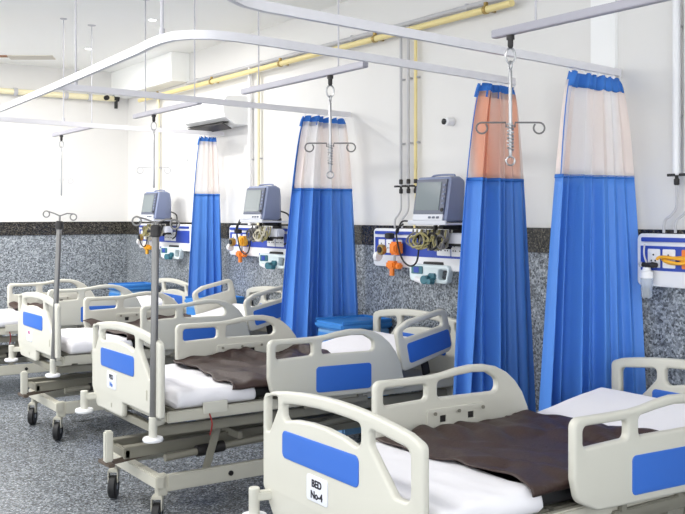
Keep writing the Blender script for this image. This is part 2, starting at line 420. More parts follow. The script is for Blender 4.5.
    k = BM(); bar(k, (-.12, -.12, .268+lift), (-.12, .05, .262+lift), .035, .02, .004); bar(k, (-.12, -.06, .27+lift), (.3, -.06, .31+lift), .02, .025, .003); obj('pedal', k, PEDAL, root)
    # red cord hanging at side
    k = BM(); tube(k, smooth_pts([(.28, -.44, .55+lift), (.285, -.46, .50+lift), (.28, -.445, .44+lift)]), .004, 6); obj('cord', k, RED, root)
    # base
    k = BM()
    for s in (-1, 1): bar(k, (.09, s*.33, .225), (1.88, s*.33, .225), .035, .085, .006)
    for x in (.05, 1.9): bar(k, (x, -.35, .235), (x, .35, .235), .05, .065, .006)
    for x in (.07, 1.9):
        for s in (-1, 1): add_box(k, (x, s*.31, .215), (.055, .05, .11), bev=.006)
    obj('base_frame', k, CREAM2, root)
    for x in (.45, 1.4):
        k = BM(); lathe(k, [(.014, -.004), (.014, .004)], (x, -.35, .225), 'Y', 14); obj('bolt', k, DARK, root)
    for x in (.05, 1.9):
        for s in (-1, 1): caster_parts(root, x, s*.31)
    return root

# soft mattress, sheet and blanket
def ztop(x, lift, rise=.10):
    z = .668+lift
    if x > 1.28: z += rise*(min((x-1.28)/.57, 1.1))
    return z
def slab(bm, x0, x1, hw, t, lift, r, seed, amp=.004, grow=0., nx=46, rise=.10, thick0=0):
    prof = []
    for cy, sy, a0 in ((hw-r, 1, 0), (-hw+r, -1, PI/2)):
        for k in range(7): prof.append((cy+r*math.cos(a0+k*PI/12), r*math.sin(a0+k*PI/12)-r, 1))
        if sy == 1:
            for j in range(1, 14): prof.append((cy+(-2*(hw-r))*j/14, 0, 1))
    prof += [(-hw, -t+.02, 0), (-hw+.02, -t, 0), (hw-.02, -t, 0), (hw, -t+.02, 0)]
    rings = []
    for i in range(nx+1):
        e = i/nx; x = x0+(x1-x0)*e
        d = min(x-x0, x1-x); sh = 0
        if d < .035: sh = .035-math.sqrt(max(.035**2-(.035-d)**2, 0))
        ring = []
        for (y, z, top) in prof:
            zz = ztop(x, lift, rise)+z
            n = noise.noise(Vector((x*6+seed, y*6, z*20)))*amp + noise.noise(Vector((x*16+seed, y*11, z*30+4)))*amp*.5
            yy = y*(1-sh*.5)
            zz = zz-sh*.8*top+(grow if top or grow > 0 else 0)
            yy += (grow if y > 0 else -grow)
            ring.append(bm.verts.new((x, yy+(n if abs(y) > hw-.02 else 0), zz+n*(1 if top else 0))))
        rings.append(ring)
    m = len(prof)
    for A, B in zip(rings, rings[1:]):
        for k in range(m): bm.faces.new((A[k], A[(k+1) % m], B[(k+1) % m], B[k]))
    bm.faces.new(rings[0]); bm.faces.new(list(reversed(rings[-1])))
def make_mattress(label, X, Y, lift, seed, rise):
    root = thing('mattress', label, 'mattress', (X, Y, 0), 0, None)
    k = BM(); slab(k, .13, 1.83, .423, .075, lift, .025, seed, .002, rise=rise, grow=-.012); obj('body', k, MATT, root, ang=60)
    k = BM(); slab(k, .105, .56, .43, .086, lift, .035, seed+3, .010, .006, rise=rise, nx=60); obj('sheet', k, SHEET, root, ang=80)
    k = BM(); slab(k, 1.27, 1.855, .43, .085, lift, .03, seed+9, .004, .006, rise=rise, nx=40); obj('sheet', k, SHEET, root, ang=80)
    return root
def make_blanket(label, X, Y, lift, seed, x0=.51, x1=1.37, rise=.1, bunch=.02, skew=.0):
    bm = BM(); NX, NYY = 60, 80
    # path across the bed: y' runs from the near drape over the top to the bunched far side
    hw = .435; grid = []
    for i in range(NX+1):
        row = []
        a = i/NX
        for j in range(NYY+1):
            c = j/NYY
            L = 2*hw+.022+.0; s = c*L-.022
            xe = x0+(x1-x0)*a
            # ragged edges
            xe += (1-c)*(1-a)*skew+(a-.5)*.03*math.sin(c*9+seed)+.012*math.sin(c*21+seed*2)
            base = ztop(xe, lift, rise)+.014+(.007 if xe < .60 else .007*max(0, 1-(xe-.60)/.1))+(.006 if xe > 1.2 else 0)
            if s < 0:
                th = -s; y = -hw-.012-.01*math.sin(a*12+seed); z = base-.010-th*1.0
            else:
                y = -hw+min(s, 2*hw-.0); z = base
                if s < .03: z -= .010*(1-s/.03)**2; y -= .012*(1-s/.03)
            yy = y
            w = noise.noise(Vector((xe*3.1+seed, yy*2.2+xe*1.6, seed)))*.022
            w += abs(noise.noise(Vector((xe*6.5-yy*3.2+seed*2, yy*3.0+xe*2.5, 3))))*.040
            w += max(0, math.sin(xe*17+yy*9+2.2*noise.noise(Vector((xe*2, yy*2, seed)))))**3*.013
            far = max(0, (yy-.22)/.215)
            w += far**1.5*bunch*(.75+.5*math.sin(xe*9+seed))
            if s < 0: w *= .2
            row.append(bm.verts.new((xe, min(y, hw-.012), z+max(w, -.001))))
        grid.append(row)
    for i in range(NX):
        for j in range(NYY): bm.faces.new((grid[i][j], grid[i+1][j], grid[i+1][j+1], grid[i][j+1]))
    bmesh.ops.recalc_face_normals(bm, faces=bm.faces[:])
    thicken(bm, .006)
    o = obj('blanket', bm, BLANK, None, (X, Y, 0), ang=180)
    return tag(o, label, 'blanket')

bedA = (1.81, 2.725, 0.0); bedB = (1.885, 4.88, .055); bedC = (2.05, 7.05, .065); bedD = (1.95, 8.97, .035)
LB = 'cream hospital bed with blue inlays '
make_bed(LB+'nearest the camera, card reading BED No-4', *bedA, [('BED', INK, .036), ('No-4', INK, .036)], [], .64, .50, .094, .633)
make_bed(LB+'with the thick grey drip pole at its footboard', *bedB, [('BED', INK, .034), ('No', INKB, .034)], [-1])
make_bed(LB+'third from the camera, both head rails raised', *bedC, [('BED', INKR, .03)], [-1, 1])
make_bed(LB+'farthest away, by the back wall', *bedD, [('BED', INK, .03)], [])
make_mattress('white sheeted mattress on the nearest bed, the one with card BED No-4', *bedA, 1., .09)
make_mattress('wrinkled white sheeted mattress on the second bed, beside the thick drip pole', bedB[0], bedB[1], .028, 5., .13)
make_mattress('white sheeted mattress on the third bed, beside the slim twin-hook pole', bedC[0], bedC[1], .028, 9., .13)
make_mattress('white sheeted mattress on the farthest bed at the left picture edge', bedD[0], bedD[1], .028, 13., .10)
make_blanket('dark brown creased blanket across the nearest bed', *bedA, 2.1, .46, 1.35, .09, .0, .05)
make_blanket('dark brown blanket across the second bed behind the BED No-4 bed', bedB[0], bedB[1], .028, 6.3, .46, 1.36, .13, .035, -.05)
make_blanket('dark brown blanket strip on the third bed, mostly hidden by its footboard', bedC[0], bedC[1], .028, 10.4, .49, 1.36, .13)
make_blanket('dark brown blanket strip on the farthest bed by the back wall', bedD[0], bedD[1], .028, 14.4, .49, 1.36, .10)

# ------------------------------------------------------------------ drip poles standing in bed sockets
def drip_pole(label, x, y, z0, z1, ztop_, hooks, lean):
    t = thing('drip_pole', label, 'drip pole', (x, y, z0), 0)
    t.rotation_euler = (0, lean, 0)
    h = z1-z0; H = ztop_-z0
    k = BM(); lathe(k, [(.016, 0), (.0185, .004), (.0185, h-.01), (.014, h)], (0, 0, 0), 'Z', 20); obj('sleeve', k, POLE, t)
    k = BM(); tube(k, [(0, 0, h), (0, 0, H)], .007, 10); obj('inner_rod', k, POLE, t)
    k = BM(); lathe(k, [(.018, -.03), (.026, -.026), (.026, .024), (.018, .03)], (0, 0, h-.03), 'Z', 18); tube(k, [(0, 0, h-.03), (-.03, .03, h-.03)], .008, 8); obj('height_clamp', k, DARK, t)
    for sg in hooks:
        k = BM()
        # arms run left-right as seen from the ward
        ex, ey = .83*sg, -.56*sg
        pts = [(0, 0, H-.005), (ex*.05, ey*.05, H+.002+.012), (ex*.095, ey*.095, H+.012+(.014 if sg < 0 else 0))]
        rr = .022; cx_, cz_ = .095, H+.012+(.014 if sg < 0 else 0)-rr
        for q in range(1, 18):
            a = PI/2-q*2*PI/18
            pts.append((ex*(cx_+rr*math.cos(a)), ey*(cx_+rr*math.cos(a)), cz_+rr*math.sin(a)))
        tube(k, pts, .0045, 8); obj('hook', k, POLE, t)
    return t
drip_pole('thick grey steel drip pole standing at the second bed, beside its footboard', bedB[0]-.025, bedB[1]-.43, .50, 1.55, 1.565, (1, -1), .014)
drip_pole('slimmer grey drip pole with two open ring hooks at the third bed footboard', bedC[0]-.025, bedC[1]-.43, .50, 1.56, 1.60, (1, -1), .045)

# ------------------------------------------------------------------ curtain tracks
TZ = 2.345
def track(label, pts, rods, group=None):
    t = thing('curtain_track', label, 'curtain track', (pts[-1][0], pts[-1][1], TZ), 0, group)
    o = Vector((pts[-1][0], pts[-1][1], TZ))
    k = BM()
    P = [Vector((x, y, TZ+.018))-o for x, y in pts]
    n = len(P); A = []
    for i, p in enumerate(P):
        d = (P[min(i+1, n-1)]-P[max(i-1, 0)]).normalized(); s = Vector((-d.y, d.x, 0))*.012
        A.append([k.verts.new(p+s+Vector((0, 0, .019))), k.verts.new(p-s+Vector((0, 0, .019))), k.verts.new(p-s-Vector((0, 0, .019))), k.verts.new(p+s-Vector((0, 0, .019)))])
    for a, c in zip(A, A[1:]):
        for q in range(4): k.faces.new((a[q], a[(q+1) % 4], c[(q+1) % 4], c[q]))
    k.faces.new(A[0]); k.faces.new(A[-1])
    obj('rail', k, ALU, t)
    for x, y, r in rods:
        k = BM(); tube(k, [Vector((x, y, TZ+.03))-o, Vector((x, y, CZ))-o], r, 8)
        lathe(k, [(.012, -.01), (.03, -.004), (.03, .0)], Vector((x, y, CZ))-o, 'Z', 16)
        lathe(k, [(.012, 0), (.012, .03)], Vector((x, y, TZ+.034))-o, 'Z', 10)
        obj('hanger_rod', k, WIRE, t)
    return t
def arc(cx, cy, r, a0, a1, n=10):
    return [(cx+r*math.cos(math.radians(a0+(a1-a0)*i/n)), cy+r*math.sin(math.radians(a0+(a1-a0)*i/n))) for i in range(n+1)]
track('nearest aluminium curtain track, curving away at the top edge of the picture',
      [(1.40, -.6), (1.42, 2.5)]+[(1.43, 2.65), (1.44, 2.76), (1.47, 2.86), (1.52, 2.95), (1.60, 3.01), (1.70, 3.045)]+[(2.55, 3.17), (3.4, 3.295), (4.085, 3.40)], [(1.45, .9, .006)])
track('long L-shaped aluminium curtain track bending round the second bed and running to the back',
      [(1.85, 9.2), (1.80, 7.74), (1.74, 5.75), (1.67, 4.15), (1.655, 3.98), (1.655, 3.86), (1.67, 3.76), (1.72, 3.69), (1.80, 3.645), (1.91, 3.64), (2.05, 3.655), (2.75, 3.765), (3.4, 3.88), (3.85, 3.96)],
      [(1.655, 3.86, .008), (1.80, 7.6, .005)])
track('straight curtain track crossing over the third bed from the blue-topped curtain',
      [(1.75, 5.62), (2.0, 5.64), (3.0, 5.80), (4.085, 5.965)], [(1.86, 5.63, .006)])
track('farthest curtain track, fading against the bright back wall',
      [(1.82, 7.75), (2.77, 7.92), (4.085, 8.07)], [(2.5, 7.88, .005)])

# ------------------------------------------------------------------ ceiling-hung drip rails and hangers
IZ = 2.348
def iv_rail(label, y0, y1, rods):
    xm = 2.79
    t = thing('drip_rail', label, 'drip rail', (xm, (y0+y1)/2, IZ), 0)
    k = BM(); add_box(k, (0, 0, .018), (.034, abs(y1-y0), .034), bev=.003); obj('rail', k, IVRAIL, t)
    for y in rods:
        k = BM(); tube(k, [(0, y-(y0+y1)/2, .034), (0, y-(y0+y1)/2, CZ-IZ)], .0045, 8)
        lathe(k, [(.01, -.01), (.035, -.004), (.035, 0)], (0, y-(y0+y1)/2, CZ-IZ), 'Z', 16)
        obj('hanger_rod', k, WIRE, t)
    return t
iv_rail('nearest ceiling-hung grey drip rail, over the BED No-4 bed', 2.99, 1.65, (2.745, 1.9))
iv_rail('ceiling-hung grey drip rail over the second bed', 5.25, 3.93, (5.05, 4.18))
iv_rail('ceiling-hung grey drip rail over the third bed', 7.04, 5.87, (6.82, 5.95))
iv_rail('faint ceiling-hung drip rail over the farthest bed', 9.1, 7.96, (8.02,))
def ring_pts(c, r, u, n=16, sx=1.):
    u = Vector(u).normalized(); return [Vector(c)+u*(r*sx*math.cos(2*PI*i/n))+Vector((0, 0, r*math.sin(2*PI*i/n))) for i in range(n)]
def iv_hanger(label, y, zlow, zh, span, coil=True, group=None):
    t = thing('drip_hanger', label, 'drip hanger', (2.79, y, IZ), 0, group)
    u = (.83, -.56, 0)
    k = BM(); lathe(k, [(.017, -.018), (.017, 0)], (0, 0, 0), 'Z', 14); lathe(k, [(.007, -.055), (.012, -.045), (.012, -.018)], (0, 0, 0), 'Z', 12); obj('glider', k, DARK, t)
    k = BM(); tube(k, ring_pts((0, 0, -.085), .032, u, 18, .62), .0045, 8, True)
    tube(k, ring_pts((0, 0, -.125), .017, (.3, 1, 0), 14, .8), .004, 8, True); obj('snap_hook', k, STEEL, t)
    z1 = zh-IZ; z2 = zlow-IZ
    k = BM(); lathe(k, [(.004, z2), (.0075, z2+.01), (.0075, -.15), (.004, -.14)], (0, 0, 0), 'Z', 12)
    obj('rod', k, STEEL, t)
    if coil:
        k = BM(); pts = []
        for i in range(70):
            a = i*.75; z = z1-.0-(i/70)*.12
            pts.append((.012*math.cos(a), .012*math.sin(a), z))
        tube(k, pts, .0035, 6); tube(k, ring_pts((.0, 0, z2-.015), .018, u, 14), .004, 8, True); obj('spring', k, STEEL, t)
    for s in (-1, 1):
        ex, ey = u[0]*s, u[1]*s; R = .023
        pts = [(ex*.018, ey*.018, z1-.02), (ex*.02, ey*.02, z1), (ex*(span*.5), ey*(span*.5), z1), (ex*(span-R), ey*(span-R), z1)]
        for q in range(1, 15):
            a = PI/2-q*2*PI/16
            pts.append((ex*(span-R+R*math.cos(a)), ey*(span-R+R*math.cos(a)), z1-R+R*math.sin(a)))
        k = BM(); tube(k, pts, .0038 if coil else .0026, 8); obj('hook', k, GREYC if coil else WIRE, t)  # far hooks paler and thinner: washing-out by light put into colour and shape
    return t
iv_hanger('twin-hook steel drip hanger in front of the peach-netted curtain, nearest of the hangers', 2.89, 1.84, 1.985, .142)
iv_hanger('twin-hook steel drip hanger over the second bed, before the third curtain from the right', 4.26, 1.83, 1.985, .135)
iv_hanger('pale twin-hook drip hanger above the farthest wall monitor', 6.66, 1.80, 1.955, .125, False)
iv_hanger('very faint twin-hook drip hanger high before the white back wall', 8.86, 1.78, 1.94, .11, False)

# ------------------------------------------------------------------ curtains
def curtain(label, tl, tr, bl, br, folds, seed, netm, zb=.30, zt=2.315, zsplit=1.80, amp=.05):
    root = thing('curtain', label, 'curtain', ((tl[0]+tr[0])/2, (tl[1]+tr[1])/2, zb), 0, 'blue bay curtains with net tops')
    o = Vector(root.location); NS = 150
    def pt(c, z):
        f = max((zt-z)/(zt-zb), 0.); g = f**.6
        a = Vector(tl).lerp(Vector(tr), c); bb = Vector(bl).lerp(Vector(br), c)
        p = a.lerp(bb, g)
        d = (Vector(tr)-Vector(tl)).lerp(Vector(br)-Vector(bl), g).normalized(); nrm = Vector((d.y, -d.x))
        ph = c*folds*2*PI+seed
        wv = math.sin(ph+.6*math.sin(c*7+seed)+f*.9*math.sin(c*5+seed*1.7))
        wv = (wv*abs(wv)**.35)*.72+.5*math.sin(ph*.43+1.1*f+seed*2.)+.25*math.sin(ph*1.9+seed*3+f)*f
        am = amp*(.40+.75*f)*(.75+.45*math.sin(c*4.3+seed*3.1))
        p = p+nrm*(wv*am)
        p = p+d*(.16*am*math.cos(ph*1.0))
        p.x = min(p.x, W-.032)
        return Vector((p.x, p.y, z))-o
    def sheet(c0, c1, z0, z1, nz, ns=NS, scal=False, off=0.):
        bm = BM(); g = []
        for i in range(ns+1):
            c = c0+(c1-c0)*i/ns; row = []
            for j in range(nz+1):
                z = z0+(z1-z0)*j/nz
                if scal:   # scalloped top edge, peaks at the hooks
                    if j == nz: z += .016*abs(math.sin(c*folds*PI))
                    if j == 0: z -= .006+.006*math.sin(c*folds*2*PI+1)
                q = pt(c, z)
                row.append(bm.verts.new(q))
            g.append(row)
        for i in range(ns):
            for j in range(nz): bm.faces.new((g[i][j], g[i+1][j], g[i+1][j+1], g[i][j+1]))
        bmesh.ops.recalc_face_normals(bm, faces=bm.faces[:])
        thicken(bm, .002+off)
        return bm
    obj('blue_cloth', sheet(0, 1, zb, zsplit, 26), CURT, root, ang=180)
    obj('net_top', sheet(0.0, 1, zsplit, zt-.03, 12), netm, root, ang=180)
    obj('header_band', sheet(0, 1, zt-.055, zt, 3, scal=True, off=.010), TRIMB, root, ang=180)
    obj('side_trim', sheet(-.004, .035, zsplit, zt-.03, 12, 2, off=.003), TRIMB, root, ang=180)
    obj('seam', sheet(0, 1, zsplit-.012, zsplit+.006, 1, off=.003), TRIMB, root, ang=180)
    nh = max(4, int(folds)); k = BM()
    for i in range(nh+1):
        p = pt(i/nh, zt)
        a = Vector(tl).lerp(Vector(tr), i/nh); q = Vector((a.x, a.y, TZ))-o
        tube(k, [p, Vector((q.x, q.y, q.z))], .004, 6)
        lathe(k, [(.008, -.006), (.008, .004)], q, 'Z', 8)
    obj('hook', k, WHITEP, root)
    return root
curtain('blue curtain with white net top, rightmost in the picture, near the suction jar',
        (3.61, 3.335), (4.08, 3.395), (3.50, 3.44), (4.04, 3.19), 7, .4, NETW, amp=.078)
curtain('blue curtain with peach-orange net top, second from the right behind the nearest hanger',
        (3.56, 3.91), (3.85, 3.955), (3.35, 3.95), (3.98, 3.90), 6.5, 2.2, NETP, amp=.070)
curtain('blue curtain with white net top, third from the right, beside a blue locker',
        (3.65, 5.90), (4.03, 5.955), (3.45, 5.95), (4.05, 5.77), 6, 4.1, NETW, zsplit=1.79, amp=.075)
curtain('small distant blue curtain with white net top, leftmost, beside the farthest monitor',
        (3.82, 8.035), (4.0, 8.055), (3.68, 8.06), (4.06, 8.00), 4.5, 1.1, NETW, zsplit=1.79, amp=.035)

# ------------------------------------------------------------------ bed-head service panels
def wall_panel(label, Y1, length, jar=False):
    """Y1 = far (left) end; origin at the panel centre on the wall"""
    z0, z1 = 1.235, 1.505; h = z1-z0; D = .05
    t = thing('service_panel', label, 'service panel', (W-.028, Y1-length/2, (z0+z1)/2), 0, 'bed-head service panels')
    L2 = length/2
    Mx = basis((0, 1, 0), (0, 0, 1), (1, 0, 0))
    me = plate_mesh('housing', [rounded([(-L2, -h/2), (L2, -h/2), (L2, h/2), (-L2, h/2)], .03)], D, .008, WHITEP, Mx)
    obj('housing', me, None, t, (-D/2, 0, 0))
    xf = -D-.001
    k = BM(); add_box(k, (xf, 0, .01), (.004, length-.05, .125)); obj('blue_strip', k, PBLUE, t)
    k = BM(); add_box(k, (xf-.008, 0, .105), (.012, length-.07, .022), bev=.003); obj('equipment_rail', k, PBLUE, t)
    k = BM(); add_box(k, (xf, -.05, -.113), (.006, .26, .018)); obj('cable_slot', k, PBLUE, t)
    # socket and outlet plates measured from the far end
    for i, (d, w, mm, nm) in enumerate([(.11, .075, WHITEP, 'socket_plate'), (.20, .075, WHITEP, 'socket_plate'), (.31, .07, ORANGE if jar else WHITEP, 'gas_outlet'), (.79, .135, WHITEP, 'socket_plate'), (.935, .135, WHITEP, 'socket_plate')]):
        if L2-d < -L2+.05: continue
        k = BM(); add_box(k, (xf-.004, L2-d, .01), (.008, w, .095), bev=.003); p = obj(nm, k, mm, t)
        k = BM()
        nn = 2 if w > .1 else 1
        for q in range(nn):
            cy = L2-d+(q-(nn-1)/2)*.065
            for dy, dz in ((0, .018), (-.012, -.012), (.012, -.012)): lathe(k, [(.0045, -.002), (.0045, .002)], (xf-.009, cy+dy, .01+dz), 'X', 8)
        obj('socket_holes', k, DARK, p)
    return t
PN = [3.235, 5.57, 7.84, 10.02]
pl = ['service panel with the suction jar hanging from it',
      'service panel under the largest monitor',
      'service panel under the middle monitor',
      'service panel farthest away under the small monitor by the back corner']
for i, (y, L) in enumerate(zip(PN, (1.35, 1.30, 1.30, 1.35))):
    wall_panel('white and blue '+pl[i], y, L, i == 0)

# monitors on their shelves
def monitor(label, slabel, y, x=3.86, zs=1.565, yaw=.10, sc=1.):
    s = thing('monitor_shelf', slabel, 'shelf', (x, y, zs-.02), yaw*.4, 'monitor shelves')
    k = BM(); add_box(k, (0.0, 0, 0), (.24, .36, .014), bev=.004); add_box(k, (-.118, 0, .008), (.012, .36, .026), bev=.003); obj('tray', k, MONW, s)
    k = BM()
    bar(k, (.0, 0, -.02), (.13, -.02, -.02), .05, .03, .004); bar(k, (.0, .05, -.01), (.0, .05, -.10), .02, .02)
    add_box(k, (.13, 0, -.03), (.02, .12, .12), bev=.004); obj('arm', k, DARK, s)
    t = thing('patient_monitor', label, 'monitor', (x-.0, y, zs-.012), yaw, 'wall monitors')
    t.scale = (sc,)*3
    # wedge body: front at -x, leaning back, tapering towards the wall
    H, Wd = .285, .30; k = BM()
    def sec(xo, hw, z0, z1, lean):
        L = rounded([(-hw, z0), (hw, z0), (hw, z1), (-hw, z1)], .025, 3)
        return [k.verts.new((xo+lean*(p[1]/H), p[0], p[1])) for p in L]
    S = [sec(-.115, .135, .02, H-.012, .05), sec(-.105, .15, .004, H, .05), sec(-.02, .15, .002, H+.004, .045), sec(.05, .140, .002, H-.012, .02), sec(.10, .105, .012, H-.06, 0), sec(.112, .085, .03, H-.09, 0)]
    for A, B in zip(S, S[1:]):
        for q in range(len(A)): k.faces.new((A[q], A[(q+1) % len(A)], B[(q+1) % len(B)], B[q]))
    k.faces.new(S[0]); k.faces.new(S[-1])
    obj('case', k, MONB, t, ang=30)
    ln = math.atan2(.05, H); R = Matrix.Rotation(ln, 3, 'Y')
    def front(name, y_, z_, w, h, d, m, off, bev=.003):
        k = BM(); c = Vector((-.118+off, 0, 0))+Vector((.05*(z_/H), y_, z_)); add_box(k, c, (d, w, h), R, bev); return obj(name, k, m, t)
    front('bezel', .0, .160, .268, .222, .012, MONF, -.002)
    front('screen', .014, .164, .212, .180, .006, SCREEN, -.009, .002)
    front('control_strip', 0, .032, .262, .038, .012, MONW, -.003)
    for q in range(3): front('button', -.02-.035*q, .032, .022, .014, .008, MONF, -.010, .002)
    lathek = BM(); lathe(lathek, [(.012, -.006), (.014, 0), (.014, .008)], (-.122+.05*.07/H, -.117, .078), 'X', 14); obj('knob', lathek, BLACK, t)
    for q in range(5): front('button', -.117, .12+.028*q, .014, .012, .008, MONB, -.010, .002)
    k = BM(); hp = smooth_pts([(.02, -.10, H-.002), (.03, -.085, H+.012), (.04, 0, H+.016), (.03, .085, H+.012), (.02, .10, H-.002)]); tube(k, hp, .007, 8); obj('handle', k, MONB, t)
    return t
monitor('largest grey-blue patient monitor, between the second and third curtains', 'pale tray shelf under the largest monitor', 4.62)
monitor('middle-sized grey-blue patient monitor, left of the third curtain from the right', 'pale tray shelf under the middle monitor', 6.90)
monitor('smallest patient monitor at the back corner, left of the small far curtain', 'pale tray shelf under the smallest monitor', 9.12)

# tangles of leads hanging below each shelf
def leads(label, y, seed, zs=1.54):
    t = thing('cable_tangle', label, 'cables', (3.90, y, zs-.16), 0, 'monitor lead tangles')
    rnd = random.Random(seed)
    for m, nm, nn, r in ((BEIGEC, 'pale_lead', 6, .006), (GREYC, 'grey_lead', 6, .006), (OLIVE, 'olive_lead', 3, .007), (BLACK, 'black_lead', 4, .007)):
        for q in range(nn):
            y0 = rnd.uniform(-.13, .17); w = rnd.uniform(.05, .13); x0 = rnd.uniform(-.10, .0)
            pts = [(x0, y0-w*.6, .125), (x0-.02, y0-w*.7, .06)]
            n = 12
            for a in range(n):
                an = PI+a*2*PI/ n*1.4
                pts.append((x0-.03+rnd.uniform(-.01, .01), y0+w*.62*math.cos(an), .055+rnd.uniform(.03, .055)*math.sin(an)))
            pts.append((x0+.02, y0+w*.5, .125))
            k = BM(); tube(k, smooth_pts(pts, 4), r, 6); obj(nm, k, m, t)
    # long loops
    k = BM(); tube(k, smooth_pts([(-.10, .27, .16), (-.11, .33, .12), (-.10, .33, .03), (-.10, .28, -.07), (-.10, .20, -.11), (-.10, .13, -.08), (-.09, .12, .02), (-.08, .14, .10)], 6), .006, 8); tube(k, smooth_pts([(-.10, .02, .17), (-.12, .16, .178), (-.11, .26, .18), (-.10, .31, .15), (-.10, .33, .10)], 6), .006, 8)
    obj('black_lead', k, BLACK, t)
    k = BM(); tube(k, smooth_pts([(.07, -.12, .25), (.08, -.22, .22), (.05, -.30, .14), (.04, -.30, .02), (.04, -.22, -.02)], 6), .007, 8); obj('power_cord', k, BLACK, t)
    k = BM(); add_box(k, (.0, -.16, .07), (.07, .16, .075), bev=.01); obj('module_box', k, MONW, t)
    k = BM(); add_box(k, (-.02, -.20, .035), (.02, .2, .02), bev=.004); add_box(k, (-.0, -.05, .03), (.05, .06, .05), bev=.008); obj('clamp', k, BLACK, t)
    return t
for y, s, l in ((4.66, 3, 'largest'), (6.92, 8, 'middle'), (9.14, 21, 'smallest')):
    leads('tangle of beige, grey and black leads under the %s monitor' % l, y, s)

# oxygen flowmeter with orange fittings
def flowmeter(label, y, m1, m2):
    t = thing('gas_regulator', label, 'gas regulator', (3.97, y, 1.37), 0, 'orange gas regulators')
    k = BM(); add_box(k, (0.0, 0, .0), (.06, .095, .09), bev=.012); add_box(k, (-.035, -.02, .0), (.03, .05, .055), bev=.01); obj('body', k, m1, t)
    k = BM(); add_box(k, (-.01, .03, -.115), (.06, .09, .055), bev=.012); add_box(k, (-.01, -.045, -.12), (.045, .045, .04), bev=.01); tube(k, [(-.01, .035, -.14), (-.01, .035, -.19)], .018, 12); obj('lower_fitting', k, m2, t)
    k = BM(); tube(k, [(-.01, .0, -.04), (-.01, .01, -.095)], .009, 10); obj('stem', k, STEEL, t)
    k = BM(); lathe(k, [(.02, -.02), (.034, -.016), (.034, .016), (.022, .022)], (-.03, .035, .085), 'Z', 18); obj('knob', k, BLACK, t)
    k = BM(); lathe(k, [(.036, -.018), (.038, .0), (.034, .016)], (-.06, .085, -.01), 'X', 22); g = obj('gauge', k, BRASS, t)
    k = BM(); lathe(k, [(.022, -.006), (.022, .006)], (-.08, .085, -.01), 'X', 18); obj('gauge_face', k, BLACK, g)
    k = BM(); lathe(k, [(.03, 0), (.034, .01), (.034, .03)], (-.05, .13, -.06), 'Y', 16); obj('outlet', k, WHITEP, t)
    return t
flowmeter('orange gas regulator with black knob, on the panel under the largest monitor', 5.23, ORANGE, ORANGE)
flowmeter('amber gas regulator with black knob, on the panel of the middle monitor', 7.47, AMBER, ORANGE)
flowmeter('yellow and orange gas regulator, farthest one by the back corner', 9.60, BEIGEC, AMBER)

# white and teal suction / infusion device hanging under each panel
def device(label, y, z=1.205):
    t = thing('suction_device', label, 'medical device', (3.985, y, z+.01), .25, 'white and teal devices'); t.scale = (.86, .86, .86)
    Mx = basis((0, 1, 0), (0, 0, 1), (1, 0, 0))
    me = plate_mesh('case', [rounded([(-.16, -.075, .03), (.19, -.06, .03), (.20, .07, .03), (-.19, .065, .03)], .03), rounded([(-.145, -.045), (-.075, -.045), (-.085, .035), (-.165, .035)], .015)], .07, .012, PTEAL, Mx)
    obj('case', me, None, t)
    k = BM(); add_box(k, (-.038, .115, .025), (.01, .11, .06), bev=.004); obj('display', k, TEAL, t)
    k = BM(); add_box(k, (-.04, .12, .026), (.01, .05, .045), bev=.002); obj('display_window', k, PBLUE, t)
    k = BM(); lathe(k, [(.028, -.05), (.034, -.045), (.034, .0), (.03, .02)], (-.05, .01, -.045), 'X', 18); lathe(k, [(.02, -.05), (.026, .0)], (-.06, -.045, -.055), 'X', 14); add_box(k, (-.04, -.03, -.02), (.03, .07, .05), bev=.008); obj('pump_head', k, TEAL, t)
    k = BM(); tube(k, [(-.035, .13, -.045), (-.04, .04, -.065)], .022, 12); obj('clip', k, WHITEP, t)
    k = BM(); add_box(k, (.03, 0, .075), (.03, .2, .025), bev=.006); obj('hanger', k, DARK, t)
    return t
device('white and teal device hanging under the service panel of the largest monitor', 4.86)
device('white and teal device hanging under the service panel of the middle monitor', 6.93)
device('white and teal device hanging under the service panel of the smallest monitor', 9.02)

# suction jar at the right panel
t = thing('suction_jar', 'clear suction jar with white lid hanging at the right-hand service panel', 'suction jar', (3.985, 3.145, 1.18), 0); t.scale = (.92, .92, .88)
k = BM(); lathe(k, [(.026, 0), (.03, .005), (.033, .10), (.033, .115)], (0, 0, 0), 'Z', 22); obj('jar', k, CLEAR, t)
k = BM(); lathe(k, [(.036, .113), (.036, .15), (.024, .158), (.02, .175)], (0, 0, 0), 'Z', 22); obj('lid', k, WHITEP, t)
k = BM(); tube(k, [(0, 0, .17), (0, 0, .20)], .012, 10); tube(k, [(0, .03, .19), (0, -.03, .19)], .014, 10); lathe(k, [(.014, -.02), (.018, .01)], (0, -.045, .19), 'Y', 12); obj('valve', k, DARK, t)
k = BM(); tube(k, smooth_pts([(0, .0, .20), (-.01, .01, .25), (-.005, .01, .31)]), .005, 8); tube(k, [(.0, .035, .18), (-.01, .035, .20)], .012, 8); obj('tube', k, CONDUIT, t)
k = BM(); P = []
for i in range(40):
    a = i/39*2*PI*1.9
    P.append((.0-.012*math.cos(a*.5), -.02+.075*math.cos(a)-.03*(i/40), .014*math.sin(a)+.004*math.sin(a*2.3)))
tube(k, smooth_pts(P, 2), .008, 8)
h = obj('hose', k, AMBER, None, (4.0, 3.03, 1.375)); tag(h, 'coiled yellow hose on the right-hand service panel', 'hose')

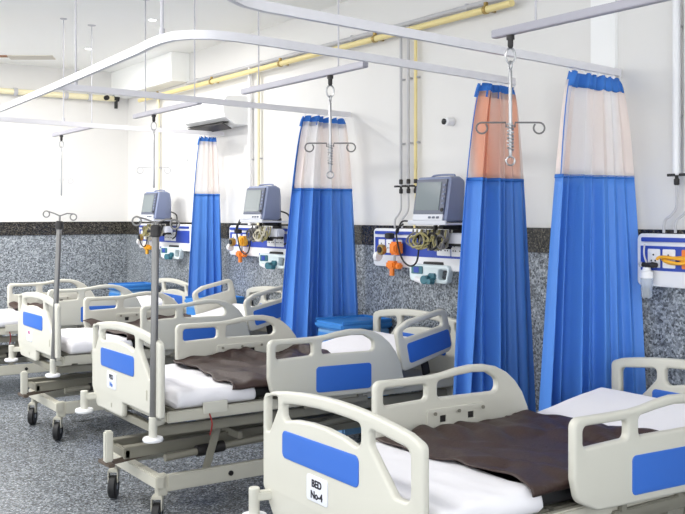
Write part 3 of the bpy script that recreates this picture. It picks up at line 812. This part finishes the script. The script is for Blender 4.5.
# ------------------------------------------------------------------ pipes
def bracket(bm, x, y, z, r):
    lathe(bm, [(r+.006, -.012), (r+.006, .012)], (x, y, z), 'Y', 16); add_box(bm, (x+.038, y, z), (.076, .02, .02))
    add_box(bm, (x, y, z+r+.012), (.02, .02, .025))
t = thing('yellow_gas_pipe', 'long yellow gas pipe along the right wall with open end near the top', 'pipe', (4.02, 6.8, 2.87))
o = Vector((4.02, 6.8, 2.87))
k = BM(); tube(k, [Vector((4.02, 4.15, 2.87))-o, Vector((4.02, 10.0, 2.87))-o], .022, 14); obj('pipe', k, YELLOW, t)
for y in (4.38, 5.55, 6.9, 8.2, 9.5):
    k = BM(); bracket(k, 0, y-6.8, 0, .022); obj('bracket', k, BRASS, t)
t = thing('grey_conduit', 'grey conduit running just above the yellow pipe on the right wall', 'pipe', (4.06, 6.8, 2.93)); o = Vector((4.06, 6.8, 2.93))
k = BM(); tube(k, [Vector((4.06, 4.0, 2.93))-o, Vector((4.06, 8.84, 2.93))-o], .017, 12); obj('pipe', k, CONDUIT, t)
for y in (4.6, 5.9, 7.3, 8.6):
    k = BM(); add_box(k, (.01, y-6.8, 0), (.05, .02, .045), bev=.003); obj('clip', k, CONDUIT, t)
t = thing('yellow_gas_pipe', 'pale yellow pipe along the white back wall ending in a black valve', 'pipe', (3.0, BY-.07, 2.93)); o = Vector((3.0, BY-.07, 2.93))
k = BM(); tube(k, [(-4, 0, 0), (.92, 0, 0)], .032, 14); obj('pipe', k, YELLOWP, t)
for x in (-.2, .35, .62):
    k = BM(); lathe(k, [(.044, -.02), (.044, .02)], (x, 0, 0), 'X', 16); add_box(k, (x, .038, 0), (.03, .06, .03)); obj('bracket', k, CONDUIT, t)
k = BM(); lathe(k, [(.04, -.03), (.04, .03)], (.93, 0, .01), 'X', 16); tube(k, [(.93, 0, 0), (.93, 0, -.11)], .02, 10); lathe(k, [(.028, -.02), (.028, .02)], (.80, -.05, .0), 'Y', 12); obj('valve', k, BLACK, t)
# vertical drops
def drop(label, y, ztop_, m, r, valve=True, zv=1.80, to=None, nm='riser_pipe'):
    t = thing(nm, label, 'pipe', (4.065, y, 1.51))
    zb = zv if valve else 1.51
    k = BM(); tube(k, [(0, 0, ztop_-1.51), (0, 0, zb-1.51)], r, 12); obj('pipe', k, m, t)
    for z in (2.55, 2.1):
        k = BM(); add_box(k, (.015, 0, z-1.51), (.035, .030, .012), bev=.003); obj('clip', k, CONDUIT, t)
    if valve:
        k = BM(); lathe(k, [(.010, -.05), (.014, -.045), (.014, -.02), (.009, -.015), (.009, .015), (.014, .02), (.014, .045), (.01, .05)], (0, 0, zv-1.51), 'Z', 14)
        add_box(k, (-.02, 0, zv-1.51), (.03, .012, .012), bev=.002); add_box(k, (-.034, .008, zv-1.51), (.01, .045, .014), bev=.002)
        obj('valve', k, DARK, t)
        dy = to if to is not None else 0
        k = BM(); tube(k, smooth_pts([(0, 0, zv-1.55), (0, 0, zv-1.66), (-.005, dy*.35, (zv-1.51)*.32), (-.01, dy*.9, .06), (-.01, dy, 0)], 6), .007, 8); obj('lower_tube', k, CONDUIT if m != YELLOW else YELLOW, t)
    return t
drop('left of three thin riser pipes beside the largest monitor, grey with dark valve', 5.30, 2.94, CONDUIT, .010, to=.06)
drop('middle of three thin riser pipes beside the largest monitor, grey with dark valve', 5.215, 2.94, CONDUIT, .010, to=.06)
drop('right of three riser pipes beside the largest monitor, yellow with dark valve', 5.135, 2.86, YELLOW, .012, to=.0)
drop('white vertical riser beside the yellow one, above the middle monitor panel', 7.52, 2.94, WHITEP, .018, False)
drop('pale yellow vertical riser above the panel of the middle monitor', 7.36, 2.86, YELLOWP, .015, False)
drop('pale yellow vertical riser above the farthest service panel', 9.58, 2.86, YELLOWP, .016, False)
drop('white riser pipe left of the pair above the suction jar panel', 3.025, CZ, WHITEP, .021, True, 1.80, .07)
drop('white riser pipe at the right picture edge above the suction jar panel', 2.955, CZ, WHITEP, .021, True, 1.80, .07)

# ------------------------------------------------------------------ small wall fittings, air conditioner
t = thing('wall_camera', 'small white wall camera with black lens between the curtains', 'camera', (W-.002, 4.79, 2.215), 0)
k = BM(); lathe(k, [(.022, -.05), (.026, -.045), (.03, 0)], (0, 0, 0), 'X', 20); obj('housing', k, WHITEP, t)
k = BM(); lathe(k, [(.014, -.012), (.02, -.008), (.02, .0)], (-.05, .02, .0), 'X', 18); obj('lens', k, BLACK, t)
k = BM(); lathe(k, [(.045, -.012), (.05, 0)], (W-.001, 8.93, 2.20), 'X', 24); tag(obj('cover_plate', k, PILA), 'round white cover plate on the wall left of the small far curtain', 'cover plate')

t = thing('air_conditioner', 'white wall air conditioner with its dark louvre open, above the small far curtain', 'air conditioner', (W, 8.03, 2.415), 0)
k = BM(); prof = [(0, 0), (-.14, -.0), (-.24, .06), (-.26, .12), (-.26, .20), (-.22, .25), (0, .26)]
A = [k.verts.new((x, -.43, z)) for x, z in prof]; B = [k.verts.new((x, .43, z)) for x, z in prof]
for q in range(len(A)): k.faces.new((A[q], A[(q+1) % len(A)], B[(q+1) % len(A)], B[q]))
k.faces.new(A); k.faces.new(B); obj('housing', k, ACW, t, ang=25)
k = BM(); bar(k, (-.19, -.38, .022), (-.19, .38, .022), .10, .006); 
obj('air_outlet', k, BLACK, t)
k = BM(); add_box(k, (-.19, 0, -.014), (.10, .74, .01), Matrix.Rotation(.45, 3, 'Y'), .002); obj('louvre', k, DARK, t)

# ------------------------------------------------------------------ lockers
def locker(label, x, y):
    t = thing('bedside_locker', label, 'locker', (x, y, 0), 0, 'blue bedside lockers')
    k = BM(); add_box(k, (0, 0, .44), (.40, .33, .72), bev=.012); obj('body', k, LOCK2, t)
    k = BM(); add_box(k, (0, 0, .825), (.44, .36, .05), bev=.014)
    for s in (-1, 1): add_box(k, (0, s*.17, .855), (.42, .014, .02), bev=.004)
    add_box(k, (.21, 0, .855), (.014, .34, .02), bev=.004); obj('top', k, LOCK, t)
    k = BM(); add_box(k, (-.205, 0, .70), (.014, .29, .14), bev=.004); d = obj('drawer', k, LOCK, t)
    k = BM(); add_box(k, (-.222, 0, .70), (.02, .10, .018), bev=.004); obj('handle', k, WHITEP, d)
    k = BM(); add_box(k, (-.205, 0, .36), (.014, .29, .48), bev=.004); d = obj('door', k, LOCK, t)
    k = BM(); add_box(k, (-.222, -.09, .45), (.02, .018, .10), bev=.004); obj('handle', k, WHITEP, d)
    for sx in (-1, 1):
        for sy in (-1, 1):
            k = BM(); lathe(k, [(.03, -.012), (.032, 0), (.03, .012)], (sx*.16, sy*.12, .032), 'Y', 16); add_box(k, (sx*.16, sy*.12, .066), (.03, .03, .03)); obj('caster', k, BLACK, t)
locker('blue bedside locker below the third curtain from the right', 3.85, 5.575)
locker('blue bedside locker behind the third bed, left of the middle monitor', 3.83, 7.75)
locker('blue bedside locker in the back corner beyond the farthest bed', 3.83, 9.72)

# ------------------------------------------------------------------ ceiling fan, downlights and added panel lamps
t = thing('ceiling_fan', 'ceiling fan, only one cream blade with brown bracket in view at top left', 'fan', (1.88, 8.26, CZ), 0)
k = BM(); tube(k, [(0, 0, 0), (0, 0, -.24)], .012, 10); lathe(k, [(.02, -.05), (.06, -.01), (.06, 0)], (0, 0, 0), 'Z', 18); obj('down_rod', k, FANW, t)
k = BM(); lathe(k, [(.05, -.37), (.11, -.345), (.125, -.30), (.10, -.26), (.03, -.235)], (0, 0, 0), 'Z', 28); obj('motor', k, FANW, t)
a0 = math.atan2(-.56, .83)
for q in range(3):
    a = a0+q*2*PI/3; R = Matrix.Rotation(a, 3, 'Z') @ Matrix.Rotation(-.16, 3, 'X')
    k = BM(); add_box(k, R @ Vector((.20, 0, -.0))+Vector((0, 0, -.32)), (.22, .04, .008), R, .002); obj('bracket', k, WOODB, t)
    k = BM(); add_box(k, R @ Vector((.47, 0, -.0))+Vector((0, 0, -.33)), (.38, .10, .006), R, .002); obj('blade', k, FANW, t)

def downlight(label, x, y, power):
    t = thing('downlight', label, 'ceiling lamp', (x, y, CZ), 0, 'ceiling downlights')
    k = BM(); lathe(k, [(.04, -.006), (.048, -.004), (.048, 0)], (0, 0, 0), 'Z', 24); obj('rim', k, WHITEP, t)
    k = BM(); lathe(k, [(.02, -.009), (.032, -.007), (.032, -.005)], (0, 0, 0), 'Z', 24); obj('diffuser', k, LAMP, t)
    l = bpy.data.lights.new('lamp', 'AREA'); l.shape = 'DISK'; l.size = .10; l.energy = power; l.color = (1, .98, .94)
    o = bpy.data.objects.new('lamp', l); C.objects.link(o); o.parent = t; o.location = (0, 0, -.015)
downlight('small glowing ceiling downlight, nearer one beside the hanging rods', 3.13, 7.5, 16)
downlight('small glowing ceiling downlight, farther one near the back wall', 3.15, 9.15, 16)

def added_panel_lamp(label, x, y, power):
    t = thing('added_ceiling_panel', label, 'ceiling lamp', (x, y, CZ), 0, 'added unseen panel lamps')
    k = BM(); add_box(k, (0, 0, -.012), (.62, 1.22, .024), bev=.004); obj('frame', k, WHITEP, t)
    k = BM(); add_box(k, (0, 0, -.026), (.56, 1.16, .004)); obj('diffuser', k, LAMP, t)
    l = bpy.data.lights.new('lamp', 'AREA'); l.shape = 'RECTANGLE'; l.size = .55; l.size_y = 1.15; l.energy = power; l.color = (1, .985, .965)
    o = bpy.data.objects.new('lamp', l); C.objects.link(o); o.parent = t; o.location = (0, 0, -.035)
PW = [(0.2, 1.2, 30), (0.2, 4.2, 40), (0.3, 7.0, 90), (0.9, 9.2, 135)]  # unseen panels added to light the ward, stronger towards the back
for i, (x, y, p) in enumerate(PW):
    added_panel_lamp('unseen ceiling panel lamp added to light the ward, outside the picture', x, y, p)

# ------------------------------------------------------------------ daylight from the open ward side
w = bpy.data.worlds.new('world'); bpy.context.scene.world = w; w.use_nodes = True
w.node_tree.nodes['Background'].inputs[0].default_value = (.93, .965, 1, 1)
w.node_tree.nodes['Background'].inputs[1].default_value = 2.75

# ------------------------------------------------------------------ camera
cd = bpy.data.cameras.new('camera'); cam = bpy.data.objects.new('camera', cd); C.objects.link(cam)
cd.sensor_width = 36; cd.lens = 950/685*36; cd.shift_y = -42/685; cd.clip_start = .05
cam.location = (0, 0, 1.6); cam.rotation_euler = (PI/2, 0, -math.atan2(.5587, .8294))
sc = bpy.context.scene; sc.camera = cam
vs = sc.view_settings; vs.view_transform = 'Standard'; vs.look = 'None'; vs.exposure = -0.04; vs.gamma = 1; vs.use_curve_mapping = False
